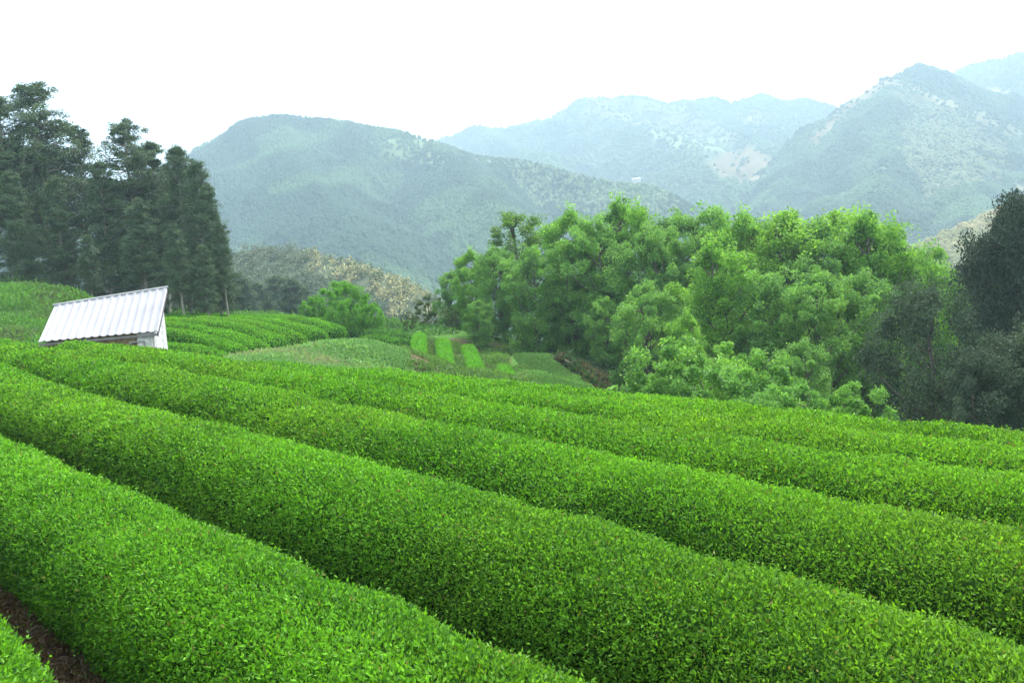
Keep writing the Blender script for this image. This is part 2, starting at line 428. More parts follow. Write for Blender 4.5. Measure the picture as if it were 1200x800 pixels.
# ------------------------------------------------------------------ grass and weeds
def scatter(name, poly, drange, count, length, cols, label, cat, up=.62, wide=.3, mat=None, clump=0.0, seed=0, exclude=None):
    """blades on the ground wherever the ground lies inside the patch"""
    pts = P(np.array([a[0] for a in poly]), np.array([a[1] for a in poly]), drange[0]); pt2 = P(np.array([a[0] for a in poly]), np.array([a[1] for a in poly]), drange[1])
    lo = np.minimum(pts.min(0), pt2.min(0)); hi = np.maximum(pts.max(0), pt2.max(0))
    got = []; tot = 0
    for _ in range(60):
        x = rng.uniform(lo[0], hi[0], 20000); y = rng.uniform(lo[1], hi[1], 20000); z = ground_z(x, y)
        p = np.stack([x, y, z], -1); a, b, d = proj(p)
        jit = 5 * fbm(x * .6, y * .6, 2, seed + 2)
        k = in_poly(a + jit, b, poly) & (d > drange[0]) & (d < drange[1])
        if clump: k &= vnoise(x * .9, y * .9, seed) > clump
        got.append(p[k]); tot += k.sum()
        if tot > count: break
    p = np.concatenate(got)[:count]; N = len(p)
    if N == 0: print('EMPTY scatter', name); return
    nz = np.clip(.5 + 1.2 * fbm(p[:, 0] * .45, p[:, 1] * .45, 3, seed + 5), 0, 1)
    L = length * (.4 + 1.2 * nz) * rng.uniform(.6, 1.3, N)
    ax = unit(rng.normal(size=(N, 3)) * (1 - up) * 1.6 + np.array([0, 0, up]))
    p = p + ax * (L * .35)[:, None] + np.array([0, 0, 1.]) * (rng.random(N) * L * .6)[:, None]
    ca, cb = np.array(cols[0]), np.array(cols[1])
    f = np.clip(nz + rng.normal(size=N) * .25, 0, 1)[:, None]
    col = (ca * (1 - f) + cb * f) * rng.uniform(.7, 1.3, (N, 1))
    if len(cols) > 2:
        o_ = vnoise(p[:, 0] * .5 + 9, p[:, 1] * .5, seed + 8) + rng.normal(size=N) * .16 > .72; col[o_] = np.array(cols[2]) * rng.uniform(.7, 1.3, (o_.sum(), 1))
    mb = MB(); mb.leaves(p, ax, L, L * wide + min(.03, length * .3), col)
    o = link(name, mb.mesh(name), mat or M_GRASS); tag(o, label, cat, kind='stuff')
    print(name, N)
scatter('grass', [(-80,330),(100,330),(118,345),(112,365),(70,368),(45,420),(-80,420)], (30, 56), 90000, .17, [(.06,.16,.035),(.15,.33,.055),(.12,.19,.06)],
        'rough green grass on the bank behind the shed', 'grass', seed=3)
scatter('weeds', [(262,428),(300,408),(345,400),(400,388),(480,392),(486,446),(380,444)], (25, 42), 70000, .16, [(.13,.27,.08),(.28,.46,.15),(.27,.29,.15)],
        'pale overgrown weeds on the mound between the tea plots', 'weeds', seed=13)
scatter('weeds', [(598,402),(625,408),(680,444),(705,470),(628,476),(612,440)], (24, 56), 80000, .15, [(.09,.20,.05),(.19,.37,.09),(.16,.20,.07)],
        'blue green weeds on the slope right of the young tea rows', 'weeds', seed=23)
scatter('grass', [(110,366),(200,364),(440,372),(520,386),(640,415),(640,425),(480,398),(420,388),(340,378),(110,376)], (54, 86), 26000, .34, [(.06,.15,.04),(.12,.26,.05)],
        'strip of grass along the upper edge of the far plot', 'grass', seed=33)
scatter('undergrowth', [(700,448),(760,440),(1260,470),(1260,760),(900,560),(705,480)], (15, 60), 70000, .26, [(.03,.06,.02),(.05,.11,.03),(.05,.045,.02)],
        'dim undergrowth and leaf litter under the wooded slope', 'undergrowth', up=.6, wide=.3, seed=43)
scatter('leaf_litter', [(-60,660),(60,700),(230,900),(-60,900)], (2.5, 9), 9000, .035, [(.05,.035,.022),(.13,.085,.045),(.10,.13,.04)],
        'dry fallen leaves and crumbs of earth on the bare soil path', 'leaf litter', up=.25, wide=.25, seed=83)
scatter('leaf_litter', [(560,740),(720,740),(800,900),(560,900)], (2.5, 7), 5000, .035, [(.04,.03,.02),(.10,.065,.04)],
        'fallen leaves in the dark gap between the two front hedges', 'leaf litter', up=.25, wide=.25, seed=93)
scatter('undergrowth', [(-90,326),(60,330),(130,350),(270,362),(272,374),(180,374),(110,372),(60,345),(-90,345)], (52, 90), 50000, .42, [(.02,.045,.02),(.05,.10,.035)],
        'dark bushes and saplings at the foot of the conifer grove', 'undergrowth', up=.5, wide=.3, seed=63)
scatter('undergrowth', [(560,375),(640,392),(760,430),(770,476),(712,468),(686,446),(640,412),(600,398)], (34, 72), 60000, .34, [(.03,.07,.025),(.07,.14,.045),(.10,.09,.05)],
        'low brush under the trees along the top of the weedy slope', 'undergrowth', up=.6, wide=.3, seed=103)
scatter('grass', [(470,395),(610,405),(640,490),(470,490)], (24, 54), 45000, .11, [(.09,.17,.04),(.15,.28,.06)],
        'sparse weeds on the bare soil between the young tea rows', 'grass', clump=.42, seed=53)

# ------------------------------------------------------------------ trees
def clump_leaves(mb, centres, radii, per, size, c0, c1, flatz=.9, wide=.55, droop=0.0, lightvar=.3, fold=.25):
    for c_, r_ in zip(centres, radii):
        n = max(6, int(per * rng.uniform(.7, 1.3)))
        v_ = unit(rng.normal(size=(n, 3))) * (rng.random(n) ** .25)[:, None] * r_; v_[:, 2] *= flatz
        sub = rng.normal(size=(5, 3)) * r_ * .42
        v_ = v_ + sub[rng.integers(0, 5, n)] * [1, 1, .6]
        ax = unit(v_ / r_ + rng.normal(size=(n, 3)) * .8 + [0, 0, -droop])
        f = np.clip(rng.normal(.5, .28, n) + rng.normal(0, lightvar) * .7, 0, 1)[:, None]
        col = (np.array(c0) * (1 - f) + np.array(c1) * f) * rng.uniform(.8, 1.2, (n, 1))
        s = size * rng.uniform(.6, 1.35, n)
        mb.leaves(c_ + v_, ax, s, s * wide, col, fold)

def limb(mb, a, b, r0, r1, bend=.1, col=(.11, .09, .07)):
    a, b = np.array(a, float), np.array(b, float); n = 5; t = np.linspace(0, 1, n)[:, None]
    L = np.linalg.norm(b - a); off = rng.normal(size=3) * L * bend
    p = a + (b - a) * t + off * (np.sin(t * np.pi)) + np.array([0, 0, -.12 * L]) * np.sin(t * np.pi)
    mb.tube(p, np.linspace(r0, r1, n), col, 5); return p

def broadleaf(seed, H, Rd, c0, c1, nclump=135, per=270, size=.165, low=.05, rk=.64, airy=False, bark=(.13, .11, .09)):
    global rng; rng = np.random.default_rng(seed)
    tb, cb = MB(), MB()
    top = np.array([rng.normal() * .3, rng.normal() * .3, H * .9])
    n = 8; t = np.linspace(0, 1, n)[:, None]
    tr = np.array([0, 0, -.4]) + (top - [0, 0, -.4]) * t + np.cumsum(rng.normal(size=(n, 3)) * [.12, .12, 0], 0) * H / 10
    tb.tube(tr, np.linspace(.022 * H, .005 * H, n), bark, 7)
    C, Rr = [], []
    for i_ in range(nclump):
        z = low + (1 - low) * (i_ + rng.random()) / nclump
        prof = math.sin(min(1, (1.04 - z) / (1.04 - low)) ** .65 * math.pi * .82 + .12) ** .8 if z > low else .3
        az_ = i_ * 2.399 + rng.normal() * .5
        lobe = 1 + .22 * math.sin(az_ * 2 + seed) + .15 * math.sin(az_ * 3 + seed * 2 + z * 6)
        rad = Rd * max(.12, prof) * lobe * rng.uniform(.45, 1.02)
        if z > .93: rad *= .5
        C.append([rad * math.cos(az_), rad * math.sin(az_), z * H * rng.uniform(.96, 1.04) + (0.15 * rng.normal())])
        Rr.append(rk * (.085 * H + .12) * rng.uniform(.6, 1.15) * (.75 if airy else 1) * (1.0 - .35 * z))
    C = np.array(C)
    tz = tr[:, 2]
    for c_ in C[::3]:
        z0 = max(.12 * H, c_[2] - np.hypot(c_[0], c_[1]) * rng.uniform(.6, 1.1) - .3)
        s_ = np.array([np.interp(z0, tz, tr[:, a]) for a in range(3)])
        limb(tb, s_, c_, .008 * H, .0025 * H, .08, bark)
    clump_leaves(cb, C, Rr, per, size, c0, c1)
    # leading shoots that roughen the outline
    k = int(nclump * .8)
    sh = C[rng.integers(0, len(C), k)] * [1.08, 1.08, 1.0] + rng.normal(size=(k, 3)) * .022 * H + [0, 0, .035 * H]
    clump_leaves(cb, sh, np.full(k, .035 * H) * rng.uniform(.6, 1.5, k), per * .22, size, c0, c1)
    return tb.mesh('trunk', True), cb.mesh('crown'), H

def conifer(seed, H, Rd, c0, c1, levels=26, per=150, size=.17, low=.25, gap=0.0, bark=(.27, .235, .19), round_=.6):
    global rng; rng = np.random.default_rng(seed)
    tb, cb = MB(), MB()
    n = 8; t = np.linspace(0, 1, n)[:, None]
    tr = np.array([0, 0, -.4]) + (np.array([rng.normal() * .25, rng.normal() * .25, H * .99]) + [0, 0, .4]) * t
    tb.tube(tr, np.linspace(.016 * H, .003 * H, n), bark, 7)
    C, Rr = [], []
    for i_ in range(levels):
        z = low + (1 - low) * (i_ + .5) / levels
        x = (1 - z) / (1 - low)
        prof = Rd * (x ** round_) * (1.1 - .35 * x) + .18
        nb = rng.integers(4, 8)
        for b_ in range(nb):
            if rng.random() < gap: continue
            az_ = rng.random() * 6.283; ln = prof * rng.uniform(.55, 1.15)
            z0 = z * H; s_ = np.array([np.interp(z0, tr[:, 2], tr[:, 0]), np.interp(z0, tr[:, 2], tr[:, 1]), z0])
            e_ = s_ + np.array([math.cos(az_) * ln, math.sin(az_) * ln, ln * rng.uniform(-.05, .75)])
            limb(tb, s_, e_, .0045 * H, .0012 * H, .05, bark)
            for q_ in ([.45, .75, 1.0] if ln > 1.2 else [.6, 1.0]):
                C.append(s_ + (e_ - s_) * q_ + rng.normal(size=3) * .12 + [0, 0, .1]); Rr.append((.20 + .10 * ln) * rng.uniform(.5, 1.5) * (H / 14))
    C.append(np.array([tr[-1][0], tr[-1][1], H])); Rr.append(.25)
    clump_leaves(cb, C, Rr, per, size, c0, c1, flatz=.6, wide=.34, droop=.15)
    return tb.mesh('trunk', True), cb.mesh('crown'), H

first_used = {}
def place_tree(var, name, label, cat, px, pytop, depth, sx=1.0, rz=0.0, group=None, mat=M_LEAF, sink=0.0):
    trunk, crown, H = var
    T = P(px, pytop, depth); gz_ = float(ground_z(T[0], T[1])) - sink
    s = (T[2] - gz_) / (H * 1.03)
    root = bpy.data.objects.new(name, None); COL.objects.link(root)
    root.location = (T[0], T[1], gz_); root.rotation_euler = (0, 0, rz); root.scale = (s * sx, s * sx, s)
    root.empty_display_size = .3
    for nm, me, mt in (('trunk', trunk, M_BARK), ('crown', crown, mat)):
        if not me.materials: me.materials.append(mt)
        c_ = bpy.data.objects.new(nm, me); COL.objects.link(c_); c_.parent = root
    tag(root, label, cat, group)
    return root

DC0, DC1 = (.080, .20, .05), (.27, .50, .10)
BL = [broadleaf(101, 10, 3.0, DC0, DC1), broadleaf(102, 10, 2.6, (.09, .23, .04), (.32, .58, .08)), broadleaf(103, 10, 3.3, (.085, .205, .05), (.26, .48, .10)),
      broadleaf(104, 10, 2.3, (.10, .24, .04), (.34, .58, .08), nclump=115), broadleaf(105, 10, 2.9, (.085, .21, .05), (.27, .49, .11))]
AIRY = broadleaf(106, 11, 1.9, (.07, .15, .03), (.17, .32, .05), nclump=62, per=200, airy=True, low=.3)
SHRUB = [broadleaf(107, 3.2, 1.6, (.10, .24, .05), (.27, .50, .09), nclump=60, per=260, size=.11, low=.03, rk=1.0),
         broadleaf(108, 3.0, 1.5, (.09, .22, .05), (.24, .47, .10), nclump=56, per=260, size=.11, low=.03, rk=1.0)]
BUSH = broadleaf(109, 4, 2.3, (.06, .18, .02), (.19, .46, .03), nclump=60, per=380, size=.13, low=.04, rk=1.25)
OLIVE = broadleaf(110, 5, 2.2, (.06, .10, .035), (.14, .19, .055), nclump=44, per=260, size=.15, low=.12)
DK0, DK1 = (.035, .062, .034), (.125, .175, .09)
DARK = [broadleaf(111, 9, 3.6, DK0, DK1, nclump=80, per=360, size=.15, low=.04, rk=1.2), broadleaf(113, 11, 3.3, (.026, .046, .030), (.09, .125, .075), nclump=180, per=400, size=.15, low=.03, rk=1.45)]
CO = [conifer(121, 15, 2.9, (.050, .088, .045), (.18, .25, .12), levels=34, per=100, gap=.3, low=.38),
      conifer(122, 15, 2.2, (.050, .088, .046), (.17, .24, .12), levels=38, per=120, gap=.12, low=.34),
      conifer(123, 15, 2.8, (.046, .085, .042), (.17, .24, .115), levels=38, per=120, gap=.05, low=.12),
      conifer(124, 14, 1.9, (.050, .088, .046), (.18, .25, .125), levels=34, per=110, gap=.08, low=.2)]
rng = np.random.default_rng(500)

G1 = 'tall conifers of the left grove'
LEFT = [ # photo column and row of the tip, depth, variant, width, label
 (38, 97, 61, 0, 1.25, 'tallest airy conifer of the left grove, its tip highest above the shed'),
 (-6, 112, 59, 0, 1.15, 'airy conifer cut by the left edge of the picture'),
 (88, 148, 64, 0, 1.0, 'thin airy conifer just right of the tallest one'),
 (146, 141, 60, 0, 1.15, 'sparse conifer with a tufted top, second highest group in the grove'),
 (176, 166, 62, 3, 1.2, 'conifer between the tufted top and the dense right part of the grove'),
 (203, 170, 59, 2, .95, 'dense conifer with a rounded top above the ridge of the shed'),
 (226, 186, 57, 2, .9, 'dense conifer beside the right edge of the grove'),
 (244, 214, 56, 2, .8, 'lower conifer stepping down at the right edge of the grove'),
 (256, 258, 55, 1, .75, 'shortest conifer at the right edge of the grove, against the hazy hill'),
 (112, 188, 58, 2, 1.0, 'dense conifer in the dip between the two airy tops'),
 (62, 205, 57, 2, 1.0, 'dark conifer standing in front of the tallest one'),
 (14, 198, 56, 2, 1.0, 'dark conifer near the left picture edge above the grassy bank'),
 (160, 232, 55, 1, 1.1, 'lower conifer with bare pale trunk just above the shed roof'),
 (-34, 165, 58, 1, 1.2, 'conifer outside the left picture edge, only its branches showing'),
 (-60, 130, 63, 0, 1.2, 'far left conifer mostly outside the picture'),
 (205, 262, 53, 1, .9, 'low conifer with bare trunk right behind the shed ridge'),
 (100, 275, 54, 3, 1.2, 'small conifer in front of the grove above the grass bank'),
 (236, 286, 53, 3, 1.1, 'small conifer in front of the right end of the grove'),
 (130, 215, 70, 1, 1.2, 'conifer deep inside the grove behind the tufted one'),
 (50, 165, 72, 1, 1.2, 'conifer deep inside the grove behind the tallest one'),
 (190, 205, 70, 1, 1.2, 'conifer deep inside the grove behind the rounded top'),
 (5, 170, 72, 1, 1.2, 'conifer deep inside the grove near the left edge'),
 (-28, 248, 66, 2, 1.9, 'low bushy conifer behind the grassy bank, cut by the left edge'),
 (22, 252, 67, 2, 1.9, 'low bushy conifer behind the middle of the grassy bank'),
 (72, 246, 66, 2, 1.9, 'low bushy conifer behind the right end of the grassy bank'),
 (150, 262, 68, 2, 1.7, 'low bushy conifer directly above the middle of the shed roof')]
for i_, (px, py, d, vr, sx, lb) in enumerate(LEFT):
    place_tree(CO[vr], 'conifer_tree', lb, 'conifer', px, py, d, sx, i_ * 1.7, G1, M_NEEDLE)
G2 = 'light green trees of the right wood'
RIGHT = [
 (600, 246, 56, 'A', 1.4, 'thin airy tree standing up alone at the left shoulder of the right wood'),
 (528, 318, 60, 4, 1.0, 'low tree at the far left end of the right wood'),
 (548, 296, 58, 1, .9, 'small pale tree second from the left end of the right wood'),
 (578, 290, 53, 4, 1.0, 'round tree below the thin airy one'),
 (622, 290, 50, 0, .9, 'tree filling the dip right of the thin airy one'),
 (662, 252, 52, 1, .95, 'bright yellow green top left of the highest crown'),
 (692, 258, 50, 0, .9, 'tree just left of the highest crown of the wood'),
 (731, 240, 52, 1, .9, 'highest crown of the right wood'),
 (762, 264, 48, 4, .9, 'tree in the notch right of the highest crown'),
 (790, 252, 51, 2, .9, 'rounded crown halfway between the highest crown and the wood centre'),
 (832, 246, 50, 0, .95, 'crown at the centre of the right wood skyline'),
 (862, 258, 47, 1, .9, 'narrow crown just right of the wood centre'),
 (893, 262, 50, 4, .9, 'darker crown between two bright pointed tops'),
 (921, 246, 47, 3, 1.1, 'bright pointed top right of the wood centre'),
 (955, 264, 46, 2, .85, 'crown filling the gap between the two pointed tops'),
 (989, 244, 48, 3, 1.05, 'slender pointed top nearest the right slope of the wood'),
 (1018, 258, 45, 1, .85, 'bright crown where the wood skyline begins to fall'),
 (1043, 272, 46, 0, .85, 'crown on the falling right shoulder of the wood'),
 (1078, 300, 47, 1, .9, 'low bright crown above the rounded dark tree'),
 (1118, 322, 50, 3, 1.1, 'yellow green tree in the gap between the two dark trees'),
 (612, 335, 56, 4, 1.0, 'lower tree in front at the left part of the wood, above the weedy slope'),
 (668, 325, 50, 2, 1.0, 'broad tree in front of the bright left top'),
 (560, 352, 50, 4, 1.1, 'small tree above the young tea rows'),
 (755, 332, 38, 2, .95, 'broad rounded tree in front of the highest crown'),
 (706, 350, 46, 0, .9, 'tree with shaded lower crown left of the broad rounded one'),
 (838, 292, 40, 1, 1.0, 'bright full tree in front at the middle of the wood'),
 (900, 320, 38, 0, 1.0, 'tree in front of the darker crown, above the pale shrubs'),
 (955, 318, 37, 2, .9, 'front tree left of the rounded dark tree'),
 (1010, 320, 38, 4, .9, 'front tree partly hidden by the rounded dark tree'),
 (800, 370, 33, 1, .8, 'bright small tree in front, left of the pale shrubs'),
 (650, 390, 54, 4, .9, 'small tree at the edge of the weedy slope'),
 (940, 400, 30, 4, .9, 'small leafy tree right of the pale shrubs'),
 (596, 392, 60, 2, 1.3, 'dim low tree just right of the top of the young tea rows'),
 (638, 405, 58, 4, 1.3, 'dim low tree above the middle of the weedy slope'),
 (684, 415, 54, 2, 1.3, 'dim low tree above the lower end of the weedy slope'),
 (728, 430, 38, 4, 1.3, 'dim low tree left of the pale shrubs, behind the outermost hedge')]
for i_, (px, py, d, vr, sx, lb) in enumerate(RIGHT):
    place_tree(AIRY if vr == 'A' else BL[vr], 'broadleaf_tree', lb, 'tree', px, py, d, sx, i_ * 2.1 + .4, G2)
G3 = 'dark evergreens at the right edge'
for i_, (px, py, d, vr, sx, lb) in enumerate([
 (1082, 335, 27, 0, .68, 'broad rounded dark evergreen in front of the wood'),
 (1194, 241, 34, 1, .62, 'tall dark evergreen at the right edge of the picture'),
 (1262, 262, 36, 1, .8, 'dark evergreen just outside the right edge'),
 (1196, 262, 39, 1, .8, 'dark evergreen mostly hidden behind the tall one at the right edge'),
 (1142, 412, 25, 0, .75, 'low dark evergreen right of the broad rounded one'),
 (1182, 395, 26, 0, .8, 'low dark evergreen below the tall one at the right edge'),
 (1225, 380, 25, 0, .9, 'low dark evergreen cut by the right picture edge')]):
    place_tree(DARK[vr], 'evergreen_tree', lb, 'evergreen tree', px, py, d, sx, i_ * 1.3, G3, M_NEEDLE)
for i_, (px, py, d, vr, sx, lb) in enumerate([
 (800, 402, 25, 0, 1.0, 'tallest of the pale shrubs behind the outermost tea hedge'),
 (842, 432, 22, 1, 1.0, 'pale shrub in the middle of the shrubs behind the outermost hedge'),
 (880, 418, 23, 0, .9, 'pale upright shrub right of the middle one behind the outermost hedge'),
 (916, 452, 20, 1, .9, 'small pale shrub touching the outermost tea hedge'),
 (762, 440, 25, 1, .9, 'low shrub left of the tallest pale shrub'),
 (990, 455, 22, 0, .9, 'low green shrub left below the rounded dark tree')]):
    place_tree(SHRUB[vr], 'shrub', lb, 'shrub', px, py, d, sx, i_ * 1.9, 'pale shrubs behind the outermost tea hedge')
for i_, (px, py, d, sx, lb) in enumerate([
 (402, 334, 60, .92, 'bright green bush highest of the round bushes above the far plot'),
 (368, 351, 62, .9, 'bright green bush left of the highest round bush'),
 (432, 360, 58, .85, 'bright green bush lowest on the right of the round bushes'),
 (400, 356, 57, .8, 'bright green bush in front of the highest round bush')]):
    place_tree(BUSH, 'bush', lb, 'bush', px, py, d, sx, i_ * 1.3, 'bright round bushes above the far plot')
for i_, (px, py, d, sx, lb) in enumerate([
 (500, 348, 62, 1.0, 'olive green tree left of the right wood, above the young rows'),
 (478, 366, 60, .9, 'low olive shrub beside the short terrace hedges'),
 (530, 362, 56, 1.0, 'olive shrub just right of the olive tree')]):
    place_tree(OLIVE, 'olive_green_tree', lb, 'small tree', px, py, d, sx, i_ * 1.3 + .5, 'olive green growth left of the wood')
GD = 'grey green conifers beyond the far plot'
for i_, (px, py) in enumerate([(282, 318), (300, 330), (318, 322), (336, 326), (352, 334), (372, 345), (290, 345), (310, 348), (330, 346), (268, 330)]):
    place_tree(CO[(i_ % 3) + 1], 'conifer_tree', 'grey green conifer in the hazy stand beyond the far plot', 'conifer', px, py, 100 + (i_ % 3) * 6, 1.5, i_ * 1.1, GD, M_NEEDLE)

# ------------------------------------------------------------------ shed
rng = np.random.default_rng(900)
RR, RL, EL, ER = P(196, 337, 28.2), P(64, 358, 28.4), P(45, 400.5, 26.9), P(185, 388, 26.7)
# far slope mirrors the near one
nrmx = (RR - RL); run = (ER - RR); run2 = np.array([-run[0], -run[1], run[2]]); vd = unit((RR - CAM) * [1, 1, 0]); vd = unit(vd + np.array([-vd[1], vd[0], 0]) * .95); BRr = RR + vd * 1.2 + [0, 0, run[2]]; run3 = EL - RL; vL = unit((RL - CAM) * [1, 1, 0]); vL = unit(vL + np.array([vL[1], -vL[0], 0]) * .15); BLl = RL + vL * 1.2 + [0, 0, run3[2]]
shed = bpy.data.objects.new('shed', None); COL.objects.link(shed)
cen = (EL + ER + BRr + BLl) / 4; gzs = float(ground_z(cen[0], cen[1])); shed.location = (cen[0], cen[1], gzs)
OFF = np.array([cen[0], cen[1], gzs])
tag(shed, 'small wooden shed under a white corrugated metal roof, behind the tea rows', 'shed')
M_ROOF = col_mat('white_painted_metal', .45, 1.5, .11, .05, .4, metallic=0.0)
M_WOOD = col_mat('weathered_board', .85, 9, .25, .3)
M_DARKM = col_mat('dark_trim', .6, 9, .2, .1)
def roof_slope(a, b, c_, d_, ribs=15, steps=6):
    """a-b ridge, d-c eave; trapezoid ribbed sheet with real thickness"""
    xs = []; hs = []
    for r_ in range(ribs):
        u0 = r_ / ribs
        for du, hh in ((0, 0), (.5, 0), (.58, 1), (.92, 1)): xs.append(u0 + du / ribs); hs.append(hh)
    xs.append(1.0); hs.append(0)
    xs, hs = np.array(xs), np.array(hs) * .028
    n_ = unit(np.cross(b - a, d_ - a)); n_ = n_ if n_[2] > 0 else -n_
    V = []
    for off in (0, -.02):
        for v_ in (0, 1):
            e0, e1 = (a, b) if v_ == 0 else (d_, c_)
            V.append(e0 + (e1 - e0) * xs[:, None] + n_ * (hs + off)[:, None])
    m_ = len(xs); V = np.concatenate(V); i = np.arange(m_ - 1)
    Fc = np.concatenate([np.stack([i, i + 1, i + m_ + 1, i + m_], 1), np.stack([2*m_ + i, 3*m_ + i, 3*m_ + i + 1, 2*m_ + i + 1], 1),
                         np.stack([m_ + i, m_ + i + 1, 3*m_ + i + 1, 3*m_ + i], 1), np.stack([i, 2*m_ + i, 2*m_ + i + 1, i + 1], 1)])
    return V, Fc
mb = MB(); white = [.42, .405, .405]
def rib_shade_col(V):  # raised ribs get a darker mauve tone: rib shading painted into the colour
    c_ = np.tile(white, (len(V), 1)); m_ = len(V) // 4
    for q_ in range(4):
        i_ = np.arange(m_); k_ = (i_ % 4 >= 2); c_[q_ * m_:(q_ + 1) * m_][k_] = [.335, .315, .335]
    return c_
V, Fc = roof_slope(RL, RR, ER, EL); mb.add(V - OFF, Fc, rib_shade_col(V))
V, Fc = roof_slope(RL, RR, BRr, BLl); mb.add(V - OFF, Fc, white)
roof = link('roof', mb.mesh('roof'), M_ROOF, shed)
mb = MB(); mb.tube(np.array([RL + (RL - RR) * .01, (RL + RR) / 2, RR + (RR - RL) * .01]) - OFF + [0, 0, .02], [.035, .035, .035], white, 8)
link('ridge_cap', mb.mesh('ridge_cap', True), M_ROOF, roof)
def beam(a, b, wv, hv, col, mbx):
    a, b, wv, hv = map(np.asarray, (a, b, wv, hv))
    mbx.box([a, b, b + wv, a + wv, a + hv, b + hv, b + wv + hv, a + wv + hv], col)
up = np.array([0, 0, 1.]); ex = unit(RR - RL); inward = unit(RR + RL - ER - EL)
# wall body set in under the roof
def lerp(a, b, t): return a + (b - a) * t
wFR, wFL = lerp(ER, RR, .12), lerp(EL, RL, .12); wBR, wBL = lerp(BRr, RR, .12), lerp(BLl, RL, .12)
ins = ex * .22
wFR, wBR, aR = wFR - ins, wBR - ins, RR - ins; wFL, wBL, aL = wFL + ins, wBL + ins, RL + ins
dz = up * .04
def wall(name, pts_top, base_z, th, col, nboards, mbm):
    """boarded wall between the base and a polyline of top points"""
    a, b = pts_top[0], pts_top[-1]; mb_ = MB(); nv = unit(np.cross(b - a, up)) * th
    for q_ in range(nboards):
        u0, u1 = q_ / nboards, (q_ + .96) / nboards
        def top(u):
            k_ = len(pts_top) - 1; s_ = min(k_ - 1, int(u * k_)); return lerp(pts_top[s_], pts_top[s_ + 1], u * k_ - s_) - dz
        t0, t1 = top(u0), top(u1); b0, b1 = t0.copy(), t1.copy(); b0[2] = b1[2] = base_z
        cc = np.array(col) * rng.uniform(.85, 1.12)
        mb_.box(np.array([b0, b1, b1 + nv, b0 + nv, t0, t1, t1 + nv, t0 + nv]) - OFF, cc)
    return link(name, mb_.mesh(name), mbm, shed)
bz = gzs - .5
wf = wall('front_wall', [wFL, wFR], bz, .03, (.36, .26, .14), 22, M_WOOD)
wall('gable_wall', [wFR, aR, wBR], bz, .03, (.62, .61, .60), 10, M_WOOD)
wall('gable_wall', [wBL, aL, wFL], bz, .03, (.45, .40, .33), 10, M_WOOD)
wall('back_wall', [wBR, wBL], bz, .03, (.30, .22, .13), 22, M_WOOD)
# pale panel and window at the right end of the front wall
fn = unit(np.cross(wFR - wFL, up)); fn = fn if fn @ (CAM - wFR) > 0 else -fn
mb = MB(); a = lerp(wFL, wFR, .86) + fn * .045 - up * .07; b = wFR + fn * .045 - up * .07
mb.box(np.array([a - up * 1.4, b - up * 1.4, b - up * 1.4 + fn * .03, a - up * 1.4 + fn * .03, a, b, b + fn * .03, a + fn * .03]) - OFF, [.74, .70, .64])
link('pale_panel', mb.mesh('pale_panel'), M_WOOD, shed)
mb = MB(); a = lerp(wFL, wFR, .79) + fn * .09 - up * .42; b = lerp(wFL, wFR, .93) + fn * .09 - up * .42
for k_, (x0, x1, z0, z1) in enumerate([(0, 1, 0, .04), (0, 1, -.5, -.46), (0, .06, -.46, 0), (.94, 1, -.46, 0)]):
    p0, p1 = lerp(a, b, x0), lerp(a, b, x1)
    mb.box(np.array([p0 + up * z0, p1 + up * z0, p1 + up * z0 + fn * .03, p0 + up * z0 + fn * .03, p0 + up * z1, p1 + up * z1, p1 + up * z1 + fn * .03, p0 + up * z1 + fn * .03]) - OFF, [.35, .33, .30])
win = link('window', mb.mesh('window'), M_WOOD, wf)
# eave and verge boards
mb = MB(); beam(EL - OFF - up * .13, ER - OFF - up * .13, inward * .03, up * .05, [.20, .18, .17], mb); link('eave_board', mb.mesh('eave_board'), M_DARKM, roof)
mb = MB(); beam(ER - OFF - up * .16 - ex * .03, RR - OFF - up * .16 - ex * .03, ex * .03, up * .13, [.12, .11, .13], mb)
beam(RR - OFF - up * .16 - ex * .03, BRr - OFF - up * .16 - ex * .03, ex * .03, up * .13, [.12, .11, .13], mb)
link('verge_board', mb.mesh('verge_board'), M_DARKM, roof)

# ------------------------------------------------------------------ hills and mountains
def poly_dist(x, y, pl):
    """nearest distance to a 3D polyline in plan, and its height there"""
    bd = np.full(x.shape, 1e12); bz_ = np.zeros(x.shape)
    for a, b in zip(pl[:-1], pl[1:]):
        ab = b[:2] - a[:2]; t = np.clip(((x - a[0]) * ab[0] + (y - a[1]) * ab[1]) / (ab @ ab), 0, 1)
        d = np.hypot(x - a[0] - ab[0] * t, y - a[1] - ab[1] * t); z = a[2] + (b[2] - a[2]) * t
        k = d < bd; bd = np.where(k, d, bd); bz_ = np.where(k, z, bz_)
    return bd, bz_
def dens_line(pl, n=6, rough=0.0, seed=0):
    out = []
    for a, b in zip(pl[:-1], pl[1:]):
        for t in np.linspace(0, 1, n, endpoint=False): out.append(a + (b - a) * t)
    out.append(pl[-1]); out = np.array(out)
    if rough: out[:, 2] += rough * fbm(np.arange(len(out)) * .35, np.zeros(len(out)) + seed, 3, seed)
    return out
def srgb(r, g, b):
    c = np.array([r, g, b]) / 255; return np.where(c < .04045, c / 12.92, ((c + .055) / 1.055) ** 2.4)

